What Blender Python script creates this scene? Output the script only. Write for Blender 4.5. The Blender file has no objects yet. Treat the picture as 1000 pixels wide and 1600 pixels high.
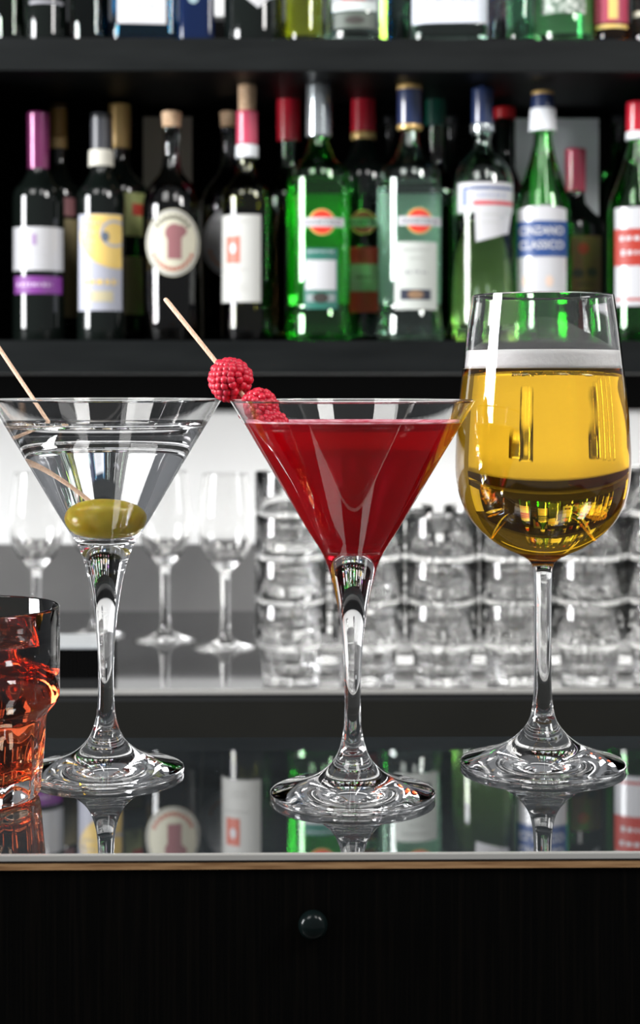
import bpy, bmesh, math, random
from mathutils import Vector, Matrix
PI = math.pi
C = bpy.context.scene.collection
sc = bpy.context.scene

# ---------------------------------------------------------------- camera, world, lights, exposure
F = 2500.0            # focal length in pixels of the 1000 x 1600 frame
HC = 0.202            # eye height above the bar top (z = 0)
YAW = math.radians(0.9)
FW = Vector((math.sin(YAW), math.cos(YAW), 0)); RT = Vector((math.cos(YAW), -math.sin(YAW), 0))
cam = bpy.data.cameras.new('camera'); cam_o = bpy.data.objects.new('camera', cam); C.objects.link(cam_o)
cam_o.location = (0, 0, HC); cam_o.rotation_euler = (PI/2, 0, -YAW)
cam.sensor_fit = 'HORIZONTAL'; cam.sensor_width = 36; cam.lens = 36*F/1000; cam.shift_y = -0.2
cam.clip_start = 0.05
cam.dof.use_dof = True; cam.dof.focus_distance = 0.80; cam.dof.aperture_fstop = 19
sc.camera = cam_o
sc.view_settings.view_transform = 'Standard'; sc.view_settings.look = 'None'
sc.view_settings.gamma = 1; sc.view_settings.exposure = 0.0
cy = sc.cycles
cy.max_bounces = 28; cy.transmission_bounces = 28; cy.glossy_bounces = 10; cy.transparent_max_bounces = 16
cy.diffuse_bounces = 4; cy.sample_clamp_indirect = 30; cy.blur_glossy = 0.3; cy.use_denoising = True

world = bpy.data.worlds.new('world'); sc.world = world; world.use_nodes = True
wb = world.node_tree.nodes['Background']; wb.inputs[0].default_value = (0.93, 0.96, 1.0, 1); wb.inputs[1].default_value = 0.25

def area(name, loc, target, w, h, power, col=(1, 1, 1)):
    l = bpy.data.lights.new(name, 'AREA'); l.shape = 'RECTANGLE'; l.size = w; l.size_y = h; l.energy = power; l.color = col
    o = bpy.data.objects.new(name, l); C.objects.link(o); o.location = loc
    o.rotation_euler = (Vector(target) - Vector(loc)).to_track_quat('-Z', 'Y').to_euler()
    return o
area('window_light_left', (-2.7, 0.75, HC+0.52), (0, 2.0, HC+0.3), 0.95, 1.15, 165, (0.97, 0.98, 1.0))
area('window_light_right', (2.0, 0.0, HC+1.55), (0, 2.1, HC+0.2), 0.5, 0.9, 50, (1, 0.98, 0.96))
area('overhead_fill', (-1.15, -0.2, 2.1), (-1.0, 2.1, 0.0), 1.0, 1.1, 28, (1, 0.99, 0.97))  # added fill from overhead for wall, labels and foam, no actual fitting
area('overhead_fill', (0.80, -0.2, 2.1), (0.75, 2.1, 0.0), 0.5, 1.1, 18, (1, 0.99, 0.97))  # second added fill; gap between the pair keeps the martini's centre dark
area('wall_fill', (0, 2.06, HC+0.006), (0, 2.46, HC-0.30), 2.2, 0.02, 2.6, (1, 0.99, 0.97))  # added fill under the shelf that brightens the white wall, no actual lamp

area('tumbler_fill', (0.60, 2.33, HC-0.338), (0.60, 2.46, HC-0.20), 1.25, 0.03, 1.6, (1, 0.99, 0.97))  # added fill behind the stacks, lifts wall and tumblers; no actual strip
def at(px, D, z=0.0):
    """world point under picture column px at distance D along the view axis, at height z"""
    p = FW*D + RT*((px-500)*D/F); return Vector((p.x, p.y, z))
def zz(py, D): return HC + (600-py)*D/F

# ---------------------------------------------------------------- materials
M = {}
def mat(name, col=(0.5, 0.5, 0.5), rough=0.5, metal=0.0, trans=0.0, ior=1.5, spec=0.5, coat=0.0, sss=0.0, density=None):
    if name in M: return M[name]
    m = bpy.data.materials.new(name); m.use_nodes = True; M[name] = m
    nt = m.node_tree; b = nt.nodes['Principled BSDF']
    b.inputs['Base Color'].default_value = (*col, 1); b.inputs['Roughness'].default_value = rough
    b.inputs['Metallic'].default_value = metal; b.inputs['Transmission Weight'].default_value = trans
    b.inputs['IOR'].default_value = ior; b.inputs['Specular IOR Level'].default_value = spec
    b.inputs['Coat Weight'].default_value = coat
    if sss:
        b.inputs['Subsurface Weight'].default_value = sss; b.inputs['Subsurface Scale'].default_value = 0.01
        b.inputs['Subsurface Radius'].default_value = (1, .4, .3)
    if density:
        v = nt.nodes.new('ShaderNodeVolumeAbsorption'); v.inputs['Color'].default_value = (*density[0], 1); v.inputs['Density'].default_value = density[1]
        nt.links.new(v.outputs[0], nt.nodes['Material Output'].inputs['Volume'])
    return m
def add_noise(m, c1, c2, scale=(1, 1, 1), nscale=10, bump=0.0, lo=0.3, hi=0.7, detail=6, dist=0.001):
    nt = m.node_tree; b = nt.nodes['Principled BSDF']
    tc = nt.nodes.new('ShaderNodeTexCoord'); mp = nt.nodes.new('ShaderNodeMapping'); mp.inputs['Scale'].default_value = scale
    n = nt.nodes.new('ShaderNodeTexNoise'); n.inputs['Scale'].default_value = nscale; n.inputs['Detail'].default_value = detail
    r = nt.nodes.new('ShaderNodeValToRGB'); r.color_ramp.elements[0].position = lo; r.color_ramp.elements[1].position = hi
    r.color_ramp.elements[0].color = (*c1, 1); r.color_ramp.elements[1].color = (*c2, 1)
    L = nt.links.new
    L(tc.outputs['Object'], mp.inputs[0]); L(mp.outputs[0], n.inputs[0]); L(n.outputs[0], r.inputs[0]); L(r.outputs[0], b.inputs['Base Color'])
    if bump:
        bp = nt.nodes.new('ShaderNodeBump'); bp.inputs['Strength'].default_value = bump; bp.inputs['Distance'].default_value = dist
        L(n.outputs[0], bp.inputs['Height']); L(bp.outputs[0], b.inputs['Normal'])
    return m
GLASS = mat('clear_glass', (1, 1, 1), 0.0, trans=1.0, ior=1.5)
GLASS_B = mat('back_glass', (1.0, 1.0, 0.995), 0.0, trans=1.0, ior=1.5)
SHELF = add_noise(mat('stained_shelf', (0.04, 0.042, 0.044), 0.5, spec=0.13), (0.0045, 0.0056, 0.0058), (0.0085, 0.010, 0.0102), (1, 6, 6), 9, 0.15)
BLACKWOOD = add_noise(mat('black_wood', (0.004, 0.004, 0.004), 0.6, spec=0.06), (0.0004, 0.0004, 0.0003), (0.0035, 0.0026, 0.0018), (90, 90, 2), 6, 0.25, 0.45, 0.85)
PANEL = add_noise(mat('grey_brown_panel', (0.03, 0.03, 0.025), 0.45, spec=0.3), (0.008, 0.008, 0.0066), (0.012, 0.012, 0.010), (1, 1, 1), 5)
BARTOP = mat('bar_top_glass', (0.30, 0.31, 0.32), 0.012, metal=0.0, ior=2.6, spec=0.5)
add_noise(BARTOP, (0.022, 0.026, 0.028), (0.05, 0.052, 0.055), (1, 1, 1), 900, 0, 0.62, 0.80, 2)
BACKTOP = mat('back_top', (0.035, 0.036, 0.037), 0.06, ior=2.2)
STEEL = mat('edge_steel', (0.62, 0.61, 0.58), 0.35, metal=0.5)
WOODEDGE = add_noise(mat('wood_edge', (0.3, 0.16, 0.07), 0.4), (0.20, 0.10, 0.04), (0.45, 0.27, 0.13), (3, 40, 40), 14)
WHITEWALL = mat('white_wall', (0.80, 0.80, 0.79), 0.6)
SPLASH = add_noise(mat('grey_splash', (0.1, 0.1, 0.1), 0.3), (0.085, 0.085, 0.085), (0.13, 0.128, 0.125), (1, 1, 1), 4)
BLACK = mat('matt_black', (0.0015, 0.0015, 0.0015), 0.7, spec=0.05)

# ---------------------------------------------------------------- helpers
def link(name, me, m=None, parent=None, smooth=True):
    o = bpy.data.objects.new(name, me); C.objects.link(o)
    if m: me.materials.append(m)
    if smooth:
        for p in me.polygons: p.use_smooth = True
    if parent: o.parent = parent
    return o
def empty(name, loc, label, cat, group=None):
    o = bpy.data.objects.new(name, None); C.objects.link(o); o.location = loc; o.empty_display_size = 0.02
    tag(o, label, cat, group); return o
def tag(o, label=None, cat=None, group=None, kind=None):
    for k, v in (('label', label), ('category', cat), ('group', group), ('kind', kind)):
        if v: o[k] = v
    return o
def box(name, x0, x1, y0, y1, z0, z1, m, parent=None, bevel=0.0, loc=None):
    bm = bmesh.new(); bmesh.ops.create_cube(bm, size=1)
    c = Vector(((x0+x1)/2, (y0+y1)/2, (z0+z1)/2)) 
    for v in bm.verts: v.co = Vector((v.co.x*(x1-x0), v.co.y*(y1-y0), v.co.z*(z1-z0)))
    if bevel: bmesh.ops.bevel(bm, geom=bm.edges[:], offset=bevel, segments=2, affect='EDGES')
    if parent is not None or loc is not None:
        for v in bm.verts: v.co += c
        c = Vector((0, 0, 0))
    me = bpy.data.meshes.new(name); bm.to_mesh(me); bm.free()
    o = link(name, me, m, parent, smooth=False); o.location = c
    return o

def rad(th, n):                      # superellipse radius factor (n = 2: circle)
    if n == 2: return 1.0
    return (abs(math.sin(th))**n + abs(math.cos(th))**n)**(-1.0/n)
def lathe(name, prof, m, parent=None, seg=48, n=2, flutes=None, sub=None, cuts=None, names=None, ysc=1.0):
    """prof: (r, z) from one pole (r = 0) round to the other; cuts split it into several named open pieces that meet seamlessly"""
    P = [Vector((r, z)) for r, z in prof]
    if sub:
        Q = []
        for i in range(len(P)-1):
            p0, p1, p2, p3 = P[max(i-1, 0)], P[i], P[i+1], P[min(i+2, len(P)-1)]
            for k in range(sub):
                t = k/sub
                q = 0.5*((2*p1)+(p2-p0)*t+(2*p0-5*p1+4*p2-p3)*t*t+(3*p1-p0-3*p2+p3)*t**3)
                q.x = max(q.x, 0 if q.x < 1e-6 else 1e-6); Q.append(q)
        Q.append(P[-1]); P = Q
        if cuts: cuts = [c*sub for c in cuts]
    def piece(nm, a, b):
        vs, fs, rows = [], [], []
        for i in range(a, b+1):
            r, z = P[i]
            if r < 1e-5: rows.append([len(vs)]); vs.append((0, 0, z)); continue
            row = []
            for k in range(seg):
                th = 2*PI*k/seg
                rr = r*rad(th, n)
                if flutes: rr *= flutes(th, z)
                row.append(len(vs)); vs.append((rr*math.sin(th), -rr*math.cos(th)*ysc, z))
            rows.append(row)
        for i in range(len(rows)-1):
            A, B = rows[i], rows[i+1]
            if len(A) == 1 and len(B) == 1: continue
            for k in range(seg):
                k2 = (k+1) % seg
                if len(A) == 1: f = (A[0], B[k2], B[k])
                elif len(B) == 1: f = (A[k], A[k2], B[0])
                else: f = (A[k], A[k2], B[k2], B[k])
                fs.append(f)
        me = bpy.data.meshes.new(nm); me.from_pydata(vs, [], fs); me.update()
        if flip: me.flip_normals()
        if cuts:                      # analytic normals so that the open pieces shade as one body
            me.materials.append(m)
            for p in me.polygons: p.use_smooth = True
            ns = []
            sgn = -1 if flip else 1
            for i in range(a, b+1):
                t = (P[min(i+1, len(P)-1)]-P[max(i-1, 0)])
                nr, nz = t.y*sgn0, -t.x*sgn0
                l = math.hypot(nr, nz) or 1
                nr, nz = nr/l, nz/l
                if P[i].x < 1e-5: ns.append((0, 0, 1 if nz > 0 else -1)); continue
                for k in range(seg):
                    th = 2*PI*k/seg; ns.append((nr*math.sin(th), -nr*math.cos(th), nz))
            me.normals_split_custom_set_from_vertices(ns)
            o = bpy.data.objects.new(nm, me); C.objects.link(o); o.parent = parent
            return o
        return link(nm, me, m, parent)
    area2 = sum(P[i].x*P[i+1].y-P[i+1].x*P[i].y for i in range(len(P)-1)) + P[-1].x*P[0].y-P[0].x*P[-1].y
    sgn0 = 1 if area2 > 0 else -1     # counter-clockwise profile (up the outside) has its outside on the right
    flip = area2 < 0
    if not cuts: return piece(name, 0, len(P)-1)
    out = []; e = [0]+list(cuts)+[len(P)-1]
    for nm, a, b in zip(names, e[:-1], e[1:]): out.append(piece(nm, a, b))
    return out

def tube(name, p0, p1, r0, r1, m, parent=None, seg=12, rings=6, wob=0.0, seed=1):
    p0, p1 = Vector(p0), Vector(p1); d = (p1-p0); q = d.to_track_quat('Z', 'Y').to_matrix(); rnd = random.Random(seed)
    vs, fs = [], []
    R = [(0, 0)] + [(r0*0.8, 0)] + [(r0+(r1-r0)*i/rings, 0.01+0.98*i/rings) for i in range(rings+1)] + [(r1*0.8, 1)] + [(0, 1)]
    for r, t in R:
        off = Vector((rnd.uniform(-wob, wob), rnd.uniform(-wob, wob), 0))
        for k in range(seg):
            a = 2*PI*k/seg; vs.append(p0+d*t+q@(Vector((r*math.cos(a), r*math.sin(a), 0))+off))
    for i in range(len(R)-1):
        for k in range(seg): fs.append((i*seg+k, i*seg+(k+1) % seg, (i+1)*seg+(k+1) % seg, (i+1)*seg+k))
    me = bpy.data.meshes.new(name); me.from_pydata(vs, [], fs); me.update()
    return link(name, me, m, parent)

# ---- printed things that wrap round a bottle --------------------------------------------------
def wrapper(R, n=2, off=0.0003):
    """(u, z) on the label sheet -> point on the bottle's surface; u is the sideways distance seen from the front"""
    tmax = PI/2 if n == 2 else PI/4*1.35
    def f(u, z, lift=0.0):
        lo, hi = -tmax, tmax
        for _ in range(30):
            mid = (lo+hi)/2
            if R*rad(mid, n)*math.sin(mid) < u: lo = mid
            else: hi = mid
        th = (lo+hi)/2; r = R*rad(th, n)+off+lift
        return (r*math.sin(th), -r*math.cos(th), z)
    return f
def sheet_rect(name, W, u0, u1, z0, z1, m, parent, lift=0.0, nu=20, nz=2, top=None):
    vs, fs = [], []
    for j in range(nz+1):
        for i in range(nu+1):
            u = u0+(u1-u0)*i/nu; zt = z1 if top is None else top((i/nu), z1)
            vs.append(W(u, z0+(zt-z0)*j/nz, lift))
    for j in range(nz):
        for i in range(nu):
            a = j*(nu+1)+i; fs.append((a, a+1, a+nu+2, a+nu+1))
    me = bpy.data.meshes.new(name); me.from_pydata(vs, [], fs); me.update()
    return link(name, me, m, parent)
def sheet_oval(name, W, uc, zc, ru, rz, m, parent, lift=0.0, clip=None, inner=0.0, nr=6, ns=40):
    vs, fs = [], []
    for j in range(nr+1):
        t = inner+(1-inner)*j/nr
        for k in range(ns):
            a = 2*PI*k/ns; u = uc+ru*t*math.cos(a); z = zc+rz*t*math.sin(a)
            if clip: u = min(max(u, clip[0]), clip[1]); z = min(max(z, clip[2]), clip[3])
            vs.append(W(u, z, lift))
    for j in range(nr):
        for k in range(ns):
            k2 = (k+1) % ns; fs.append((j*ns+k, (j+1)*ns+k, (j+1)*ns+k2, j*ns+k2))
    me = bpy.data.meshes.new(name); me.from_pydata(vs, [], fs); me.update()
    return link(name, me, m, parent)
def sheet_poly(name, W, pts, m, parent, lift=0.0):
    bm = bmesh.new(); vs = [bm.verts.new((p[0], 0, p[1])) for p in pts]; f = bm.faces.new(vs)
    bmesh.ops.triangulate(bm, faces=[f]); bmesh.ops.subdivide_edges(bm, edges=bm.edges[:], cuts=3, use_grid_fill=True)
    for v in bm.verts: v.co = Vector(W(v.co.x, v.co.z, lift))
    bmesh.ops.recalc_face_normals(bm, faces=bm.faces[:])
    me = bpy.data.meshes.new(name); bm.to_mesh(me); bm.free()
    return link(name, me, m, parent)
def lettering(name, W, text, uc, zc, h, m, parent, lift=0.0, width=None, bold=0.0):
    cu = bpy.data.curves.new('t', 'FONT'); cu.body = text; cu.size = 1.0; cu.offset = bold; cu.resolution_u = 3
    cu.align_x = 'CENTER'; cu.align_y = 'CENTER'
    o = bpy.data.objects.new('t', cu); C.objects.link(o)
    bpy.context.view_layer.update(); me = bpy.data.meshes.new_from_object(o.evaluated_get(bpy.context.evaluated_depsgraph_get()))
    bpy.data.objects.remove(o)
    xs = [v.co.x for v in me.vertices]; ys = [v.co.y for v in me.vertices]
    x0, x1, y0, y1 = min(xs), max(xs), min(ys), max(ys)
    sy = h/(y1-y0); sx = (width/(x1-x0)) if width else sy
    for v in me.vertices: v.co = Vector(W(uc+(v.co.x-(x0+x1)/2)*sx, zc+(v.co.y-(y0+y1)/2)*sy, lift))
    me.name = name
    return link(name, me, m, parent, smooth=False)
def marks(name, W, rows, m, parent, lift=0.0, seed=3):
    """lines of fine print too small to read: short strokes. rows: (u0, u1, z, h)"""
    rnd = random.Random(seed); vs, fs = [], []
    for u0, u1, z, h in rows:
        u = u0
        while u < u1:
            w = h*rnd.uniform(0.35, 0.9); hh = h*rnd.uniform(0.6, 1.0)
            b = len(vs)
            for (a, c) in ((u, z-hh/2), (min(u+w, u1), z-hh/2), (min(u+w, u1), z+hh/2), (u, z+hh/2)): vs.append(W(a, c, lift))
            fs.append((b, b+1, b+2, b+3)); u += w+h*rnd.uniform(0.25, 0.5)
    me = bpy.data.meshes.new(name); me.from_pydata(vs, [], fs); me.update()
    return link(name, me, m, parent, smooth=False)
def arc_marks(name, W, uc, zc, ru, rz, a0, a1, h, m, parent, lift=0.0, k=9):
    vs, fs = [], []
    for i in range(k):
        a = a0+(a1-a0)*(i+0.15)/k; b_ = a0+(a1-a0)*(i+0.8)/k; q = len(vs)
        for (t, s) in ((a, 1-h), (b_, 1-h), (b_, 1+h), (a, 1+h)): vs.append(W(uc+ru*s*math.cos(t), zc+rz*s*math.sin(t), lift))
        fs.append((q, q+1, q+2, q+3))
    me = bpy.data.meshes.new(name); me.from_pydata(vs, [], fs); me.update()
    return link(name, me, m, parent, smooth=False)

# ================================================================= THE SETTING
Z_BACK = HC-0.347            # top of the back counter
Z_S1 = HC+0.0136; Z_S1T = HC+0.0544; Z_S2 = HC+0.391; Z_S2T = HC+0.432
FLOOR = -1.05
def struct(name, *a, **k): return tag(box(name, *a, **k), kind='structure')
struct('floor', -3, 3, -2.5, 2.6, FLOOR-0.05, FLOOR, mat('floor_stone', (0.08, 0.075, 0.07), 0.4))
struct('wall_back', -1.6, 1.6, 2.46, 2.56, FLOOR, 0.75, WHITEWALL)
GREYWALL = mat('grey_wall', (0.05, 0.052, 0.055), 0.6, spec=0.2)
struct('wall_upper', -1.6, 1.6, 2.46, 2.56, 0.75, 1.9, GREYWALL)
struct('trim_3', -0.16, -0.09, 2.43, 2.46, 0.76, 1.9, WHITEWALL)
struct('trim_4', -1.2, 1.2, 2.40, 2.46, 1.42, 1.50, WHITEWALL)
struct('trim_1', -1.6, 1.6, 2.40, 2.46, HC-0.0384, Z_S1, BLACK)
struct('trim_2', -1.6, -0.035, 2.445, 2.46, Z_BACK, HC-0.245, SPLASH)

for z0_, z1_, lab_ in ((Z_S1, Z_S1T, 'dark stained shelf board carrying the main row of bottles'), (Z_S2, Z_S2T, 'dark stained upper shelf board along the top of the picture')):
    tag(box('shelf_board', -1.2, 1.2, 2.0, 2.44, z0_, z1_, SHELF, bevel=0.0008), lab_, 'shelf')
struct('wall_back', -1.2, 1.2, 2.42, 2.445, Z_S1T, Z_S2, BLACK)
struct('wall_back', -1.2, 1.2, 2.42, 2.445, Z_S2T, 0.75, BLACK)
struct('wall_left', -0.52, -0.485, 2.012, 2.42, Z_S1T+0.0002, Z_S2-0.0002, BLACK)

bc = empty('service_counter', (0, 2.1, FLOOR), 'long dark back counter with a glossy top and pale edge strip', 'counter')
def bbox(name, x0, x1, y0, y1, z0, z1, m, bevel=0.0):
    L = bc.location
    return box(name, x0-L.x, x1-L.x, y0-L.y, y1-L.y, z0-L.z, z1-L.z, m, parent=bc, bevel=bevel)
bbox('worktop', -1.5, 1.5, 1.815, 2.445, Z_BACK-0.012, Z_BACK, BACKTOP)
bbox('edge_strip', -1.5, 1.5, 1.810, 1.8149, Z_BACK-0.0035, Z_BACK+0.0010, STEEL)
bbox('front_panel', -1.5, 1.5, 1.8155, 1.84, FLOOR, Z_BACK-0.0125, PANEL)

fc = empty('bar_counter', (0, 0.8, FLOOR), 'black bar counter with a reflective glass top, wood edge and black front', 'counter')
def fbox(name, x0, x1, y0, y1, z0, z1, m, bevel=0.0):
    L = fc.location
    return box(name, x0-L.x, x1-L.x, y0-L.y, y1-L.y, z0-L.z, z1-L.z, m, parent=fc, bevel=bevel)
YF, YB = 0.688, 0.915
fbox('glass_top', -0.9, 0.9, YF+0.0015, YB, -0.006, 0.0, BARTOP)
fbox('edge_strip', -0.9, 0.9, YF-0.0012, YF+0.0014, -0.0025, 0.0002, STEEL, 0.0003)
fbox('wood_edge', -0.9, 0.9, YF-0.0008, YF+0.012, -0.0063, -0.0036, WOODEDGE)
fbox('under_board', -0.9, 0.9, YF+0.012, YB, -0.03, -0.0061, BLACK)
fbox('front_panel', -0.9, 0.9, YF+0.0005, YF+0.012, FLOOR, -0.0064, BLACKWOOD)
kn = lathe('knob', [(0, -0.012), (0.0034, -0.012), (0.0034, -0.006), (0.0055, -0.005), (0.0063, -0.0028), (0.0061, -0.0005), (0.0048, 0.0016), (0.0026, 0.0027), (0, 0.0030)][::1],
           mat('knob_black', (0.003, 0.006, 0.006), 0.18, spec=0.22), fc, seg=32, sub=3)
p = at(489, YF); kn.location = Vector((p.x, YF-0.004, zz(1448, 0.684)))-fc.location; kn.rotation_euler = (PI/2, 0, 0)

# ================================================================= BOTTLES
PAPER = mat('label_white', (0.60, 0.60, 0.62), 0.5); GLOSSP = mat('label_glossy', (0.58, 0.58, 0.60), 0.4, coat=1.0)
GLOSSP.node_tree.nodes['Principled BSDF'].inputs['Coat Roughness'].default_value = 0.03; CREAM = mat('label_cream', (0.62, 0.60, 0.47), 0.6)
INK = mat('ink_grey', (0.30, 0.30, 0.33), 0.6); INKD = mat('ink_dark', (0.04, 0.035, 0.03), 0.6); PURPLE = mat('label_purple', (0.20, 0.035, 0.26), 0.5)
GOLD = mat('label_gold', (0.78, 0.55, 0.16), 0.45); SILVERL = mat('label_silver', (0.42, 0.43, 0.50), 0.5)
RED = mat('logo_red', (0.80, 0.04, 0.015), 0.4); LRED = mat('label_red', (0.42, 0.03, 0.015), 0.5); NAVY = mat('label_navy', (0.015, 0.06, 0.22), 0.45)
TAN = mat('label_tan', (0.33, 0.27, 0.13), 0.6); BROWN = mat('label_brown', (0.16, 0.09, 0.03), 0.6); PINKFIG = mat('label_dusky_pink', (0.30, 0.12, 0.13), 0.6)
CORK = add_noise(mat('cork', (0.5, 0.33, 0.2), 0.8), (0.40, 0.24, 0.13), (0.66, 0.47, 0.31), (1, 1, 1), 260, 0.3)
F_PURPLE = mat('foil_mauve', (0.20, 0.03, 0.12), 0.22, metal=0.35, coat=0.6); F_WHITE = mat('foil_white', (0.75, 0.77, 0.80), 0.3)
F_GREY = mat('foil_charcoal', (0.045, 0.047, 0.055), 0.35); F_GOLD = mat('foil_gold', (0.72, 0.48, 0.18), 0.25, metal=0.35, coat=0.5)
F_BRONZE = mat('foil_bronze', (0.30, 0.17, 0.04), 0.3, metal=0.3); F_RED = mat('foil_red', (0.50, 0.012, 0.03), 0.25, coat=0.5)
F_PINK = mat('foil_pink', (0.55, 0.06, 0.12), 0.28, coat=0.3); F_NAVY = mat('foil_navy', (0.02, 0.035, 0.10), 0.22, coat=0.6)
F_GREEN = mat('foil_green', (0.008, 0.10, 0.07), 0.25, coat=0.5); F_SILVER = mat('foil_silver', (0.55, 0.60, 0.62), 0.18, metal=0.8)
PLRED = mat('plastic_red', (0.55, 0.01, 0.015), 0.35)
G_BLACK = mat('glass_near_black', (0.004, 0.006, 0.005), 0.03, ior=1.52, spec=0.5)
G_GREEN = mat('glass_green', (0.32, 0.93, 0.34), 0.0, trans=1.0); G_OLIVE = mat('glass_olive', (0.28, 0.30, 0.05), 0.0, trans=1.0)
G_DKGREEN = mat('glass_dark_green', (0.05, 0.30, 0.07), 0.0, trans=1.0); G_CLEAR = mat('glass_bottle_clear', (0.86, 1.0, 0.93), 0.0, trans=1.0)
G_BLUE = mat('glass_blue', (0.05, 0.50, 0.80), 0.0, trans=1.0); G_SMOKE = mat('glass_smoke', (0.30, 0.33, 0.33), 0.0, trans=1.0)
L_CLEAR = mat('spirit_clear', (0.98, 0.99, 0.98), 0.0, trans=1.0, ior=1.35); L_PALE = mat('spirit_pale_green', (0.84, 0.90, 0.55), 0.0, trans=1.0, ior=1.35)
L_YEL = mat('spirit_yellow', (0.85, 0.72, 0.12), 0.0, trans=1.0, ior=1.35); L_DARK = mat('spirit_dark', (0.10, 0.05, 0.02), 0.0, trans=1.0, ior=1.35)
L_GREEN = mat('spirit_green', (0.75, 0.95, 0.7), 0.0, trans=1.0, ior=1.35)

class Bottle:
    def __init__(s, name, label, x, D, base, prof, glass, cat='bottle', group=None, liquid=None, fill=None, n=2, wall=0.0022, ysc=1.0, rot=0.0):
        """prof: (half width px, row px) from the lip down to the shoulder's foot and the heel, as seen at distance D"""
        s.x, s.D, s.base, s.n = x, D, base, n
        s.root = empty(name, at(x, D, base), label, cat, group)
        s.root.rotation_euler.z = -math.atan2(s.root.location.x, s.root.location.y)+rot
        k = D/F; P = [(r*k, zz(y, D)-base) for r, y in prof]
        s.R = max(r for r, _ in P)
        rb = P[-1][0]; heel = 0.004
        out = [(0, 0.003), (rb*0.55, 0.001), (rb-heel*1.2, 0.0), (rb-heel*0.35, 0.0012), (rb, heel)]
        out += [p for p in reversed(P)]
        zt = P[0][1]
        if liquid is None:
            full = out + [(P[0][0]*0.75, zt+0.0006), (0, zt+0.0006)]
            s.body = lathe('body', full, glass, s.root, seg=48 if n == 2 else 64, n=n, ysc=ysc)
        else:
            inner = [(max(r-wall, 0.004), z) for r, z in P]
            full = out + [(P[0][0]-wall*0.5, zt+0.0008)] + inner + [(rb-wall, heel+0.004), (rb*0.7, 0.006), (0, 0.008)]
            s.body = lathe('body', full, glass, s.root, seg=48 if n == 2 else 64, n=n, ysc=ysc)
            zf = zz(fill, D)-base; e = 0.0002
            lq = [(0, 0.008-e), (rb*0.7, 0.006-e), (rb-wall+e, heel+0.004)]
            up = [(r+e, z) for r, z in reversed(inner)]
            for i, (r, z) in enumerate(up):
                if z < zf: lq.append((r, z)); last = (r, z)
                else:
                    t = (zf-last[1])/(z-last[1]); lq.append((last[0]+(r-last[0])*t, zf)); break
            lq.append((0, zf))
            s.liq = lathe('liquid', lq, liquid, s.root, seg=48, n=n, ysc=ysc)
        s.P = P; s.W = wrapper(s.R, n)
    def u(s, px): return (px-s.x)*s.D/F
    def z(s, py): return zz(py, s.D)-s.base
    def ring(s, name, r0, r1, y0, y1, m, closed=True, lip=0.0, parent=None):
        """a capsule, cap, cork or neck band: half widths and rows in px, top then bottom"""
        k = s.D/F; z0, z1 = s.z(y0), s.z(y1); a, b = r0*k, r1*k
        prof = [(b-0.0012, z1), (b, z1), (b, z1+0.0008), (a+lip, z0-0.004), (a+lip, z0-0.001), (a*0.9, z0)]
        prof += [(0, z0+0.0002)] if closed else [(a*0.9-0.001, z0)]
        if lip: prof = [(b-0.0012, z1), (b, z1), (b, z1+0.0008), (a, z0-0.0065), (a+lip, z0-0.006), (a+lip, z0-0.001), (a*0.9, z0)] + ([(0, z0)] if closed else [])
        return lathe(name, prof, m, parent or s.root, seg=32)
    def label(s, x0, x1, y0, y1, m, lift=0.0, name='label', parent=None, W=None, top=None):
        return sheet_rect(name, W or s.W, s.u(x0), s.u(x1), s.z(y1), s.z(y0), m, parent or s.root, lift, top=top)
    def back_label(s, hw, y0, y1, m):
        W = s.W; k = s.D/F
        return sheet_rect('back_label', lambda u, z, lift=0.0: (lambda p: (p[0], -p[1], p[2]))(W(u, z, lift)), -hw*k, hw*k, s.z(y1), s.z(y0), m, s.root)
    def oval(s, xc, yc, rx, ry, m, lift=0.0, name='label', parent=None, clip=None, inner=0.0):
        k = s.D/F
        if clip: clip = (s.u(clip[0]), s.u(clip[1]), s.z(clip[3]), s.z(clip[2]))
        return sheet_oval(name, s.W, s.u(xc), s.z(yc), rx*k, ry*k, m, parent or s.root, lift, clip, inner)
    def text(s, t, xc, yc, h, m, parent, lift=0.0006, width=None, bold=0.0, name='lettering'):
        k = s.D/F
        return lettering(name, s.W, t, s.u(xc), s.z(yc), h*k, m, parent, lift, width*k if width else None, bold)
    def fine(s, rows, m, parent, lift=0.0005, seed=3, name='fine_print'):
        k = s.D/F
        return marks(name, s.W, [(s.u(a), s.u(b), s.z(y), h*k) for a, b, y, h in rows], m, parent, lift, seed)

B1 = Z_S1T; B2 = Z_S2T
def wine_prof(r, neck, top, sh, base=530, lip=None):
    return [(neck+1.5, top), (neck+1.5, top+6), (neck, top+8), (neck, sh-42), (neck+1.5, sh-32), (neck+6, sh-22), (r*0.72, sh-11), (r*0.91, sh-4), (r*0.98, sh+4), (r, sh+14), (r, base-20)]
FR, BK, DP = 2.09, 2.205, 2.31

# 1 mauve capsule, white and purple labels
b = Bottle('wine_bottle', 'black wine bottle with mauve capsule, white label and narrow purple band', 60, FR, B1, wine_prof(40, 15.5, 178, 300), G_BLACK)
b.ring('capsule', 17.5, 16.5, 176, 268, F_PURPLE)
l = b.label(22, 98, 358, 425, GLOSSP); b.label(50, 57, 369, 386, mat('crest_mauve', (0.38, 0.26, 0.45), 0.5), 0.0004, 'crest', l)
b.fine([(48, 76, 396, 2.4), (50, 72, 412, 2.0)], mat('ink_faint', (0.62, 0.62, 0.66), 0.6), l)
l = b.label(24, 96, 434, 461, PURPLE, name='purple_label'); b.fine([(28, 80, 447, 7)], mat('ink_lilac', (0.62, 0.45, 0.68), 0.6), l, name='lettering')
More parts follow.
